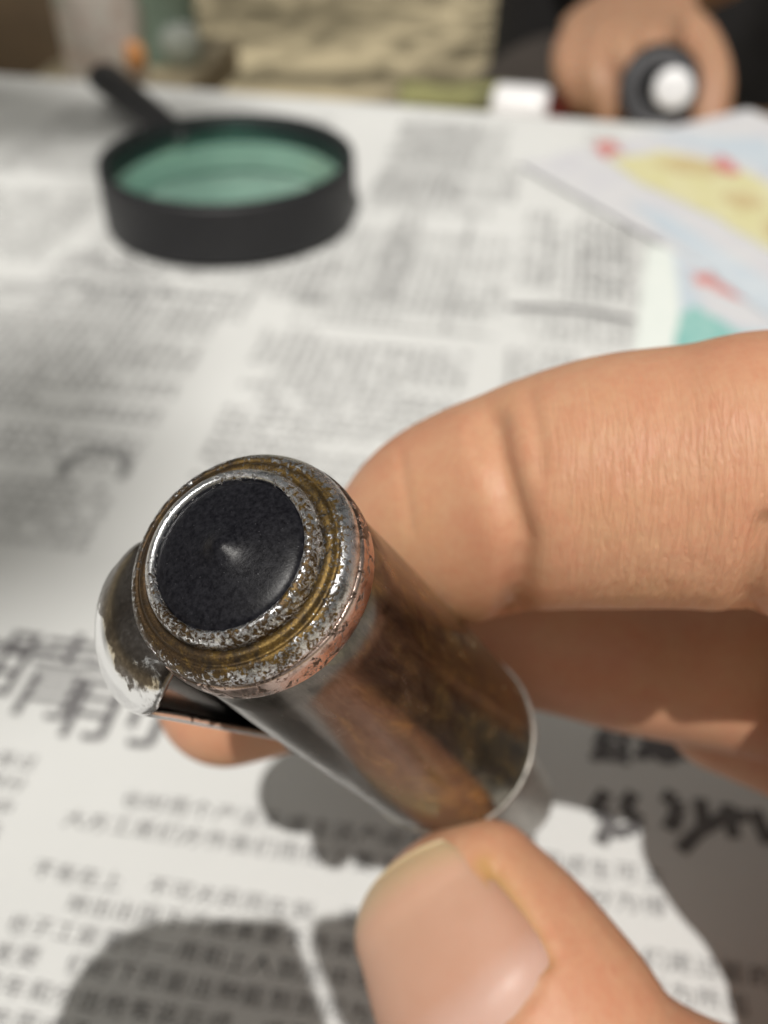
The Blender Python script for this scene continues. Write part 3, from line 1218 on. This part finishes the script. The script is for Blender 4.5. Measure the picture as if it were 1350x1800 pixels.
mk = lambda pts, sd_, amp=.012: rough_poly(marks(o1, e_far * H1, e_near * W1, .0042, pts), sd_, amp)
card('printed_card', (o1, o1 + e_far * H1, o1 + e_near * W1), 0.0039, 0.0004, c_white, [
    ('blue_margin', mk([(1110, 232), (1345, 246), (1500, 330), (1500, 400), (1350, 305), (1230, 262)], 1), c_blue),
    ('blue_margin', mk([(1090, 345), (1180, 380), (1500, 590), (1500, 650), (1300, 520), (1180, 420)], 2), c_blue),
    ('yellow_panel', mk([(1072, 282), (1160, 268), (1270, 285), (1500, 400), (1500, 520), (1345, 435), (1240, 372), (1130, 325)], 4), c_yell),
    ('ochre_figure', mk([(1130, 282), (1200, 278), (1290, 300), (1270, 312), (1190, 302)], 5, .03), c_och),
    ('ochre_figure', mk([(1265, 340), (1310, 335), (1350, 365), (1300, 372)], 6, .03), c_och),
    ('ochre_figure', mk([(1330, 385), (1400, 390), (1420, 430), (1350, 415)], 8, .03), c_och),
    ('red_seal', mk([(1050, 255), (1080, 248), (1095, 268), (1068, 280), (1052, 270)], 7, .02), c_red),
    ('red_seal', mk([(1250, 284), (1275, 278), (1300, 298), (1285, 312), (1258, 300)], 9, .02), c_red),
], 'white bordered printed card with yellow centre and red seals lying on top', 'card')
o2 = gnd(1138, 425, .004)
e2 = (gnd(1112, 640, .004) - o2).normalized()
f2 = Vector((e2.y, -e2.x, 0))
if f2.x < 0:
    f2 = -f2
o2.z = 0
mk2 = lambda pts, sd_, amp=.012: rough_poly(marks(o2, f2 * 0.13, e2 * 0.085, .0036, pts), sd_, amp)
card('sleeved_card', (o2, o2 + f2 * 0.13, o2 + e2 * 0.085), 0.0033, 0.0004, c_sleeve, [
    ('pale_blue_panel', mk2([(1185, 440), (1300, 470), (1480, 560), (1480, 640), (1200, 640)], 1), c_blue),
    ('teal_panel', mk2([(1190, 560), (1215, 535), (1260, 560), (1300, 585), (1480, 600), (1480, 700), (1180, 700)], 2), c_teal),
    ('white_panel', mk2([(1210, 490), (1260, 500), (1380, 560), (1370, 580), (1300, 575), (1240, 545)], 3), c_white),
    ('red_lettering', mk2([(1205, 478), (1240, 480), (1290, 505), (1350, 520), (1350, 538), (1290, 525), (1235, 500)], 4, .03), c_red),
], 'teal printed card in a clear sleeve tucked under the yellow card', 'card')

# ------------------------------------------------------------------ beyond the table, left: low stool, pouch, bottle, glass ball, crate
def stool(name, p, w, d, top, label, m, rot=0.0, cat='stool'):
    e = empty(name, mat=Matrix.Translation((p.x, p.y, GZ)) @ Matrix.Rotation(rot, 4, 'Z'))
    tag(e, label, cat)
    h = top - GZ
    bmobj('seat', box_bm(-w / 2, w / 2, -d / 2, d / 2, h - .02, h, .003), m, e, False)
    for sx_ in (-1, 1):
        for sy_ in (-1, 1):
            bmobj('leg', box_bm(sx_ * (w / 2 - .03) - .014, sx_ * (w / 2 - .03) + .014, sy_ * (d / 2 - .03) - .014, sy_ * (d / 2 - .03) + .014, 0.0, h - .021, .002), m, e, False)
    return e


tan_wood = plain('tan_wood', (0.36, 0.30, 0.20), 0.7, 0, 0.25, 0.03, 0.0002)
ST_Z = -0.035
ps = at(215, 95, 0.52)
stool('stand', Vector((-0.143, 0.575, 0)), 0.088, 0.16, ST_Z, 'narrow tan wooden stand under the pouch and bottle behind the table', tan_wood, -TH, 'stand')

# printed pouch standing at the table's edge
Mp = MT('printed_pouch')
v = Mp.coord(1000)
n1 = Mp.noise(v, 0.07, 5, 0.6, 0.5)
n2 = Mp.noise(v, 0.16, 3, 0.5)
c = Mp.ramp(n1, [(0.34, (0.40, 0.41, 0.36)), (0.44, (0.56, 0.45, 0.40)), (0.54, (0.60, 0.58, 0.53)), (0.64, (0.50, 0.40, 0.36)), (0.72, (0.62, 0.60, 0.55))])
Mp.set(Base_Color=c, Roughness=0.35)
pp = gnd(205, 168)
pp = at(192, 150, 0.47)
pw, ph = 0.036, 0.11
pz = 0.0
base = Vector((pp.x, pp.y, pp.z - 0.012))
pvs, pfs = [], []
for j in range(25):
    t = j / 24
    th_ = 0.010 * math.sin(math.pi * min(t * 1.0 + 0.08, 1)) + 0.001
    for k in range(24):
        a = 2 * math.pi * k / 24
        wob = 1 + 0.10 * mnoise.noise(Vector((math.cos(a) * 1.5, t * 6, math.sin(a) * 1.5)))
        pvs.append(base + Vector((pw / 2 * math.cos(a) * wob, th_ * math.sin(a) * wob * 1.3, ph * t)))
for j in range(24):
    for k in range(24):
        k2 = (k + 1) % 24
        pfs.append((j * 24 + k, j * 24 + k2, (j + 1) * 24 + k2, (j + 1) * 24 + k))
pfs.append(tuple(range(23, -1, -1)))
pfs.append(tuple(24 * 24 + k for k in range(24)))
pouch = pyobj('pouch', pvs, pfs, Mp.m)
tag(pouch, 'upright pinkish printed plastic pouch behind the magnifier handle', 'pouch')
od = bmesh.new()
bmesh.ops.create_icosphere(od, subdivisions=3, radius=1)
oc = at(238, 98, 0.452)
od.transform(Matrix.Translation(oc) @ Matrix.Diagonal((.0048, .003, .0065, 1)))
bmobj('orange_spot', od, plain('orange_print', (0.52, 0.24, 0.09), 0.4, 0, 0.2, 0.3), pouch)

# green bottle
gb = at(292, 40, 0.56)
bot = empty('bottle', Vector((gb.x, gb.y, ST_Z + 0.0)))
tag(bot, 'grey green plastic bottle standing right of the pinkish pouch', 'bottle')
gm = plain('bottle_green', (0.21, 0.29, 0.24), 0.35, 0, 0.2, 0.05)
bmobj('bottle_body', lathe(smoothprof([(0, 0), (.014, 0), (.0165, .002), (.0165, .05), (.0160, .09), (.009, .105), (.008, .112)], 3), 40), gm, bot)
bmobj('bottle_cap', lathe([(0, .124), (.0085, .124), (.0095, .123), (.0095, .111), (0, .111)], 32), blackp, bot)
# clear ball
Mg = MT('clear_plastic')
Mg.set(Base_Color=(0.86, 0.9, 0.86), Roughness=0.08, Transmission_Weight=0.6, IOR=1.35)
gp = at(322, 112, 0.56)
gs = lathe(smoothprof([(0, -.011), (.006, -.0095), (.0105, -.003), (.0108, .004), (.007, .0095), (0, .011)], 4), 32)
gball = bmobj('glass_stopper', gs, Mg.m)
gball.location = Vector((gp.x, gp.y, ST_Z + .0112))
tag(gball, 'small clear rounded stopper lying at the foot of the grey green bottle', 'stopper')

# brown crate far left
brown = plain('dark_crate_wood', (0.085, 0.058, 0.034), 0.75, 0, 0.35, 0.012, 0.0004)
ck = at(126, 60, 0.80)
cr = empty('wooden_crate', Vector((ck.x - 0.26, ck.y + 0.02, GZ)))
tag(cr, 'tall dark brown wooden crate at the far left edge', 'crate')
for k in range(6):
    z0 = k * 0.122
    bmobj('plank', box_bm(-.26, .26, -.0, .018, z0, z0 + .118, .002), brown, cr, False)
    bmobj('plank', box_bm(-.26, .26, .302, .32, z0, z0 + .118, .002), brown, cr, False)
    for sx_ in (-1, 1):
        bmobj('plank', box_bm(min(sx_ * .26, sx_ * .242), max(sx_ * .26, sx_ * .242), .0185, .3015, z0, z0 + .118, .002), brown, cr, False)
for sx_ in (-1, 1):
    bmobj('corner_post', box_bm(min(sx_ * .24, sx_ * .21), max(sx_ * .24, sx_ * .21), .019, .049, 0, .74, .002), brown, cr, False)

# ------------------------------------------------------------------ beyond the table, right: bench, cloth, white cup, red cup, the seated seller
BZ = -0.06
bc = at(1060, 190, 0.56)
stool('bench', Vector((bc.x + .05, 0.535, 0)), 0.34, 0.13, BZ, 'low dark bench standing behind the far right table edge', wood, -TH, 'bench')
ycl = plain('olive_cloth', (0.24, 0.235, 0.10), 0.9, 0, 0.25, 0.08, 0.0003)
yv, yf = [], []
y0 = gnd(812, 190, BZ)
for j in range(13):
    for i in range(21):
        x = -0.036 + 0.072 * i / 20
        y = -0.018 + 0.036 * j / 12
        z = BZ + .0035 + 0.004 * abs(mnoise.noise(Vector((x * 40, y * 40, 1)))) + 0.004
        yv.append((y0.x + x, y0.y + y, z))
for j in range(12):
    for i in range(20):
        k = j * 21 + i
        yf.append((k, k + 1, k + 22, k + 21))
ycloth = pyobj('folded_cloth', yv, yf, ycl)
tag(ycloth, 'crumpled olive yellow cloth lying just behind the table edge', 'cloth')
sol = ycloth.modifiers.new('t', 'SOLIDIFY')
sol.thickness = 0.003

wc = at(921, 170, 0.53)
lb_z = Vector((0.96, -0.28, 0.0)).normalized()
LBM = Matrix((Vector((0, 0, 1)).cross(lb_z).normalized(), Vector((0, 0, 1)), lb_z)).transposed().to_4x4()
LBM = LBM @ Matrix.Scale(1.12, 4)
LBM.translation = Vector((wc.x, wc.y, BZ + 0.0145))
wb = empty('bottle', mat=LBM)
tag(wb, 'small white bottle with red cap lying on its side behind the table', 'bottle')
white_p = plain('white_plastic_body', (0.80, 0.80, 0.82), 0.35, 0, 0.05, 0.1)
redm = plain('red_plastic', (0.36, 0.05, 0.035), 0.35, 0, 0.2, 0.2)
bmobj('bottle_body', lathe(smoothprof([(0, -.0135), (.0085, -.0135), (.0108, -.012), (.0112, -.004), (.0112, .008), (.0095, .0118), (.0075, .013)], 3), 40), white_p, wb)
bmobj('bottle_cap', lathe(smoothprof([(.0070, .0122), (.0088, .0125), (.0090, .014), (.0088, .0215), (.0075, .0222), (0, .0222)], 3), 32), redm, wb)
kn = gnd(868, 180, BZ + .006)
bm = bmesh.new()
Tube([(Vector((-.012, .004, 0)), .0035, .003), (Vector((0, 0, .001)), .0050, .004), (Vector((.012, -.004, 0)), .0058, .0045)], Vector((0, 0, 1)), nseg=18).add(bm)
plug = bmobj('stopper', bm, blackp)
plug.location = kn
tag(plug, 'small black stopper lying left of the white bottle behind the table', 'stopper')

# dark jar with a white end, gripped
jc = at(1160, 150, 0.445)
jn = (CAM - jc)
jn = (jn.normalized() + Vector((0.10, 0, 0.12))).normalized()
je = Vector((0, 0, 1)).cross(jn).normalized()
JM = Matrix((je, jn.cross(je), jn)).transposed().to_4x4()
JM.translation = jc
jar = empty('metal_roller', mat=JM)
tag(jar, 'dark grey cylinder with a white end held by the hand behind', 'roller')
bmobj('roller_barrel', lathe(smoothprof([(0, -.05), (.0155, -.05), (.0170, -.048), (.0170, -.002), (.0160, .0), (.0085, .0005)], 3), 48), plain('gunmetal', (0.055, 0.055, 0.06), 0.45, 0.3, 0.3, 0.1), jar)
bmobj('end_cap', lathe(smoothprof([(0, .004), (.005, .0038), (.0078, .003), (.0086, .0015), (.0086, -.0)], 3), 40), plain('white_plastic', (0.78, 0.78, 0.80), 0.35, 0, 0.08, 0.2), jar).location = (0.0055, -0.0015, 0.0006)

# the seller behind the table, seated on the ground stool, mostly out of frame
sel = empty('person', Vector((0.26, 0.98, GZ)))
tag(sel, 'person in dark clothes sitting behind the table with a hand around the grey cylinder', 'person')
RF = Vector((0, -1, 0.4))
cx0, cy0 = 0.30, 1.02
hk = 0.50
tubes = []
palm = Tube([(at(1120, 62, 0.545), .040, .013), (at(1120, 10, 0.60), .036, .016), (Vector((0.24, 0.80, -0.02)), .030, .024), (Vector((0.20, 0.96, 0.0)), .040, .038),
             (Vector((0.13, 1.02, 0.22)), .052, .05), (Vector((0.20, 1.06, 0.34)), .055, .05)], UPV)
f1 = Tube([(at(1060, 50, 0.535), .0105, .0100), (at(1015, 75, 0.50), .0100, .0095), (at(1003, 125, 0.475), .0090, .0085), (at(1030, 172, 0.47), .0078, .0070)], toC)
f2_ = Tube([(at(1090, 45, 0.53), .0105, .0100), (at(1062, 70, 0.49), .0100, .0095), (at(1050, 130, 0.465), .0092, .0085), (at(1072, 195, 0.465), .0080, .0072)], toC)
f3 = Tube([(at(1130, 42, 0.53), .0105, .0100), (at(1112, 62, 0.50), .0100, .0095), (at(1095, 100, 0.475), .0092, .0085), (at(1098, 145, 0.475), .0078, .0072)], toC)
f4 = Tube([(at(1170, 45, 0.53), .0105, .0100), (at(1162, 62, 0.505), .0095, .0090), (at(1150, 82, 0.485), .0088, .0082), (at(1140, 100, 0.482), .0070, .0066)], toC)
th2 = Tube([(at(1180, 40, 0.55), .0130, .0125), (at(1222, 75, 0.53), .0125, .0120), (at(1250, 140, 0.515), .0110, .0105), (at(1245, 215, 0.51), .0095, .0085)], toC)
torso = Tube([(Vector((cx0, cy0 + .06, GZ + .36)), .16, .12), (Vector((cx0, cy0 + .05, GZ + .60)), .15, .11), (Vector((cx0, cy0 + .04, GZ + .86)), .17, .11),
              (Vector((cx0, cy0 + .03, GZ + .96)), .10, .08), (Vector((cx0, cy0 + .0, GZ + 1.05)), .05, .05), (Vector((cx0, cy0 - .03, GZ + 1.16)), .072, .09),
              (Vector((cx0, cy0 - .03, GZ + 1.22)), .07, .088)], Vector((0, -1, 0)))
legs, legs_c = [], []
for s_ in (-1, 1):
    pts = [Vector((cx0 + s_ * .09, cy0 + .05, GZ + .38)), Vector((cx0 + s_ * .16, cy0 - .16, GZ + .44)), Vector((cx0 + s_ * .19, cy0 - .30, GZ + .43)),
           Vector((cx0 + s_ * .19, cy0 - .30, GZ + .20)), Vector((cx0 + s_ * .19, cy0 - .28, GZ + .03))]
    legs.append(Tube([(p_, r_, r_) for p_, r_ in zip(pts, (.075, .065, .055, .045, .035))], Vector((1, 0.2, 0.1))))
    legs_c.append(Tube([(p_, r_, r_) for p_, r_ in zip(pts[:4] + [pts[4] + Vector((0, 0, .03))], (.095, .085, .072, .062, .055))], Vector((1, 0.2, 0.1))))
arm2 = Tube([(Vector((cx0 + .17, cy0 + .05, GZ + .86)), .05, .05), (Vector((cx0 + .22, cy0 + .0, GZ + .62)), .042, .042), (Vector((cx0 + .16, cy0 - .18, GZ + .52)), .032, .032),
             (Vector((cx0 + .13, cy0 - .25, GZ + .53)), .036, .016)], Vector((0, 0, 1)))
pm = union_mesh('body', [palm, f1, f2_, f3, f4, th2, torso, arm2] + legs, 0.0022, 3, 0.5)
skin2 = mat_skin('skin_seller', (0.40, 0.235, 0.145), False)
bo = link('body', pm, skin2)
bo.parent = sel
inv = Matrix.Translation(-Vector(sel.location))
bo.matrix_parent_inverse = inv
cloth_d = plain('black_cloth', (0.012, 0.011, 0.012), 0.9, 0, 0.3, 0.05, 0.0006)
cloth_b = plain('dark_brown_cloth', (0.035, 0.027, 0.022), 0.9, 0, 0.3, 0.05, 0.0006)
jk = union_mesh('jacket', [Tube([(Vector((cx0, cy0 + .06, GZ + .36)), .20, .15), (Vector((cx0, cy0 + .05, GZ + .60)), .19, .14), (Vector((cx0, cy0 + .04, GZ + .86)), .20, .135),
                                 (Vector((cx0, cy0 + .03, GZ + .95)), .11, .095)], Vector((0, -1, 0)), cap1=0.3),
                           Tube([(Vector((cx0 - .16, cy0 + .05, GZ + .88)), .068, .068), (Vector((0.125, 1.03, 0.2)), .068, .066), (Vector((0.19, 0.97, 0.01)), .058, .056), (Vector((0.215, 0.90, -.005)), .048, .046)], Vector((0, 0, 1)), cap1=.2),
                           Tube([(Vector((cx0 + .16, cy0 + .05, GZ + .88)), .066, .066), (Vector((cx0 + .225, cy0, GZ + .62)), .06, .06), (Vector((cx0 + .17, cy0 - .17, GZ + .53)), .048, .048)], Vector((0, 0, 1)), cap1=.2)],
                0.006, 4)
o_ = link('jacket', jk, cloth_d)
o_.parent = sel
o_.matrix_parent_inverse = inv
tr_ = union_mesh('trousers', legs_c, 0.006, 4)
o_ = link('trousers', tr_, cloth_b)
o_.parent = sel
o_.matrix_parent_inverse = inv
hair = Tube([(Vector((cx0, cy0 - .0, GZ + 1.24)), .078, .088), (Vector((cx0, cy0 + .02, GZ + 1.26)), .07, .07)], Vector((0, -1, 0)))
hb = bmesh.new()
hair.add(hb)
o_ = bmobj('hair', hb, cloth_d)
o_.parent = sel
o_.matrix_parent_inverse = inv
stool('stool', Vector((cx0, cy0 + .08, 0)), 0.30, 0.26, GZ + 0.262, 'low wooden stool that the person in dark clothes sits on', wood, 0)

# ------------------------------------------------------------------ unseen phone beside the lens: outline cut to throw the round cornered shade
px0, rr = -0.0510, 0.012
outl = []
for k in range(10):
    a = math.pi - (math.pi / 2) * k / 9
    outl.append((px0 + rr + rr * math.cos(a), .0078 - rr + rr * math.sin(a)))
outl += [(-.0245, .0078), (-.0230, .0064), (-.0160, -.0085), (-.0132, -.0145), (-.0132, -.14), (px0, -.14)]
outl2 = [(-.0207, .0068), (-.0198, .0080), (-.0150, .0086), (-.0112, .0080), (-.0098, .0060), (-.0098, -.0120), (-.0112, -.0120)]  # wedge added beside the phone only to cast a second strip of shade


def slab(name, ol, parent=None):
    b = bmesh.new()
    fv = [b.verts.new(CAM + RGT * x + UPV * y + FWD * 0.0) for x, y in ol]
    bv = [b.verts.new(CAM + RGT * x + UPV * y - FWD * .008) for x, y in ol]
    b.faces.new(fv)
    b.faces.new(list(reversed(bv)))
    for k in range(len(fv)):
        k2 = (k + 1) % len(fv)
        b.faces.new((fv[k], bv[k], bv[k2], fv[k2]))
    return bmobj(name, b, blackp, parent, smooth=False)


ph_ = slab('phone', outl)
slab('shade_flap', outl2, ph_)
tag(ph_, 'unseen dark phone with rounded corner, its outline cut to shade the newspaper', 'phone')

# ------------------------------------------------------------------ shade tree behind the stall
tree = empty('shade_tree', Vector((-2.6, 0.6, GZ)))
tag(tree, 'leafy tree over the stall that dapples the ground with shade', 'tree')
bark = plain('bark', (0.10, 0.075, 0.05), 0.9, 0, 0.35, 0.02, 0.003)
tk = union_mesh('trunk', [Tube([(Vector((-2.6, 0.6, GZ)), .17, .17), (Vector((-2.55, .55, 1.2)), .13, .13), (Vector((-2.2, .4, 3.2)), .10, .10), (Vector((-1.4, .1, 4.4)), .06, .06), (Vector((0.6, -0.4, 5.2)), .03, .03)], Vector((1, 0, .3)), cap0=.1),
                          Tube([(Vector((-2.3, .45, 2.8)), .06, .06), (Vector((-1.4, -.7, 4.2)), .04, .04), (Vector((-0.4, -1.9, 4.9)), .018, .018)], Vector((0, .1, 1))),
                          Tube([(Vector((-2.0, .35, 3.6)), .06, .06), (Vector((-1.0, .9, 4.6)), .04, .04), (Vector((0.8, 0.8, 5.1)), .02, .02)], Vector((0, 0, 1)))], 0.02, 3)
o_ = link('trunk', tk, bark)
o_.parent = tree
tinv = Matrix.Translation(-Vector(tree.location))
o_.matrix_parent_inverse = tinv
lv, lf = [], []
rl_ = random.Random(21)


def leaf(c, L):
    d = Vector((rl_.gauss(0, 1), rl_.gauss(0, 1), rl_.gauss(0, .45))).normalized()
    s = d.cross(Vector((rl_.gauss(0, .4), rl_.gauss(0, .4), 1))).normalized() * L * 0.3
    k = len(lv)
    n_up = d.cross(s).normalized() * L * .08
    lv.extend([c - d * L / 2, c + s, c + n_up, c + d * L / 2, c - s])
    lf.extend([(k, k + 1, k + 2), (k + 1, k + 3, k + 2), (k, k + 2, k + 4), (k + 2, k + 3, k + 4)])


def table_shadow(c):
    t = c.z / SUNV.z
    return c.x - SUNV.x * t, c.y - SUNV.y * t


for _ in range(88):
    # a clump of leaves above each shaded stretch of ground
    tx, ty, hh = rl_.uniform(-2.6, 2.2), rl_.uniform(0.3, 4.4), rl_.uniform(4.3, 6.0)
    c = Vector((tx, ty, GZ)) + SUNV * (hh / SUNV.z)
    for _k in range(105):
        q_ = c + Vector((rl_.gauss(0, .17), rl_.gauss(0, .14), rl_.gauss(0, .2)))
        x, y = table_shadow(q_)
        if -0.26 < x < 0.55 and -0.35 < y < (0.64 if x > 0.02 else 0.50):
            continue
        leaf(q_, rl_.uniform(.06, .10))
# twigs whose shade reaches the left of the paper
for (px, py, sx_, sy_, nn) in ((45, 790, .024, .020, 7), (40, 225, .05, .03, 9), (-60, 190, .06, .04, 14)):
    g_ = gnd(px, py)
    for _ in range(nn):
        zz = rl_.uniform(4.6, 5.4)
        s_ = g_ + Vector((rl_.gauss(0, sx_), rl_.gauss(0, sy_), 0))
        leaf(s_ + SUNV * (zz / SUNV.z), rl_.uniform(.06, .08))
lm = MT('leaf_green')
lm.set(Base_Color=lm.ramp(lm.noise(lm.coord(1.0), 6, 3), [(0.3, (0.035, 0.07, 0.02)), (0.7, (0.08, 0.13, 0.035))]), Roughness=0.5)
cr_ = pyobj('crown', lv, lf, lm.m, None, False)
cr_.parent = tree
cr_.matrix_parent_inverse = tinv
cr_['kind'] = 'stuff'
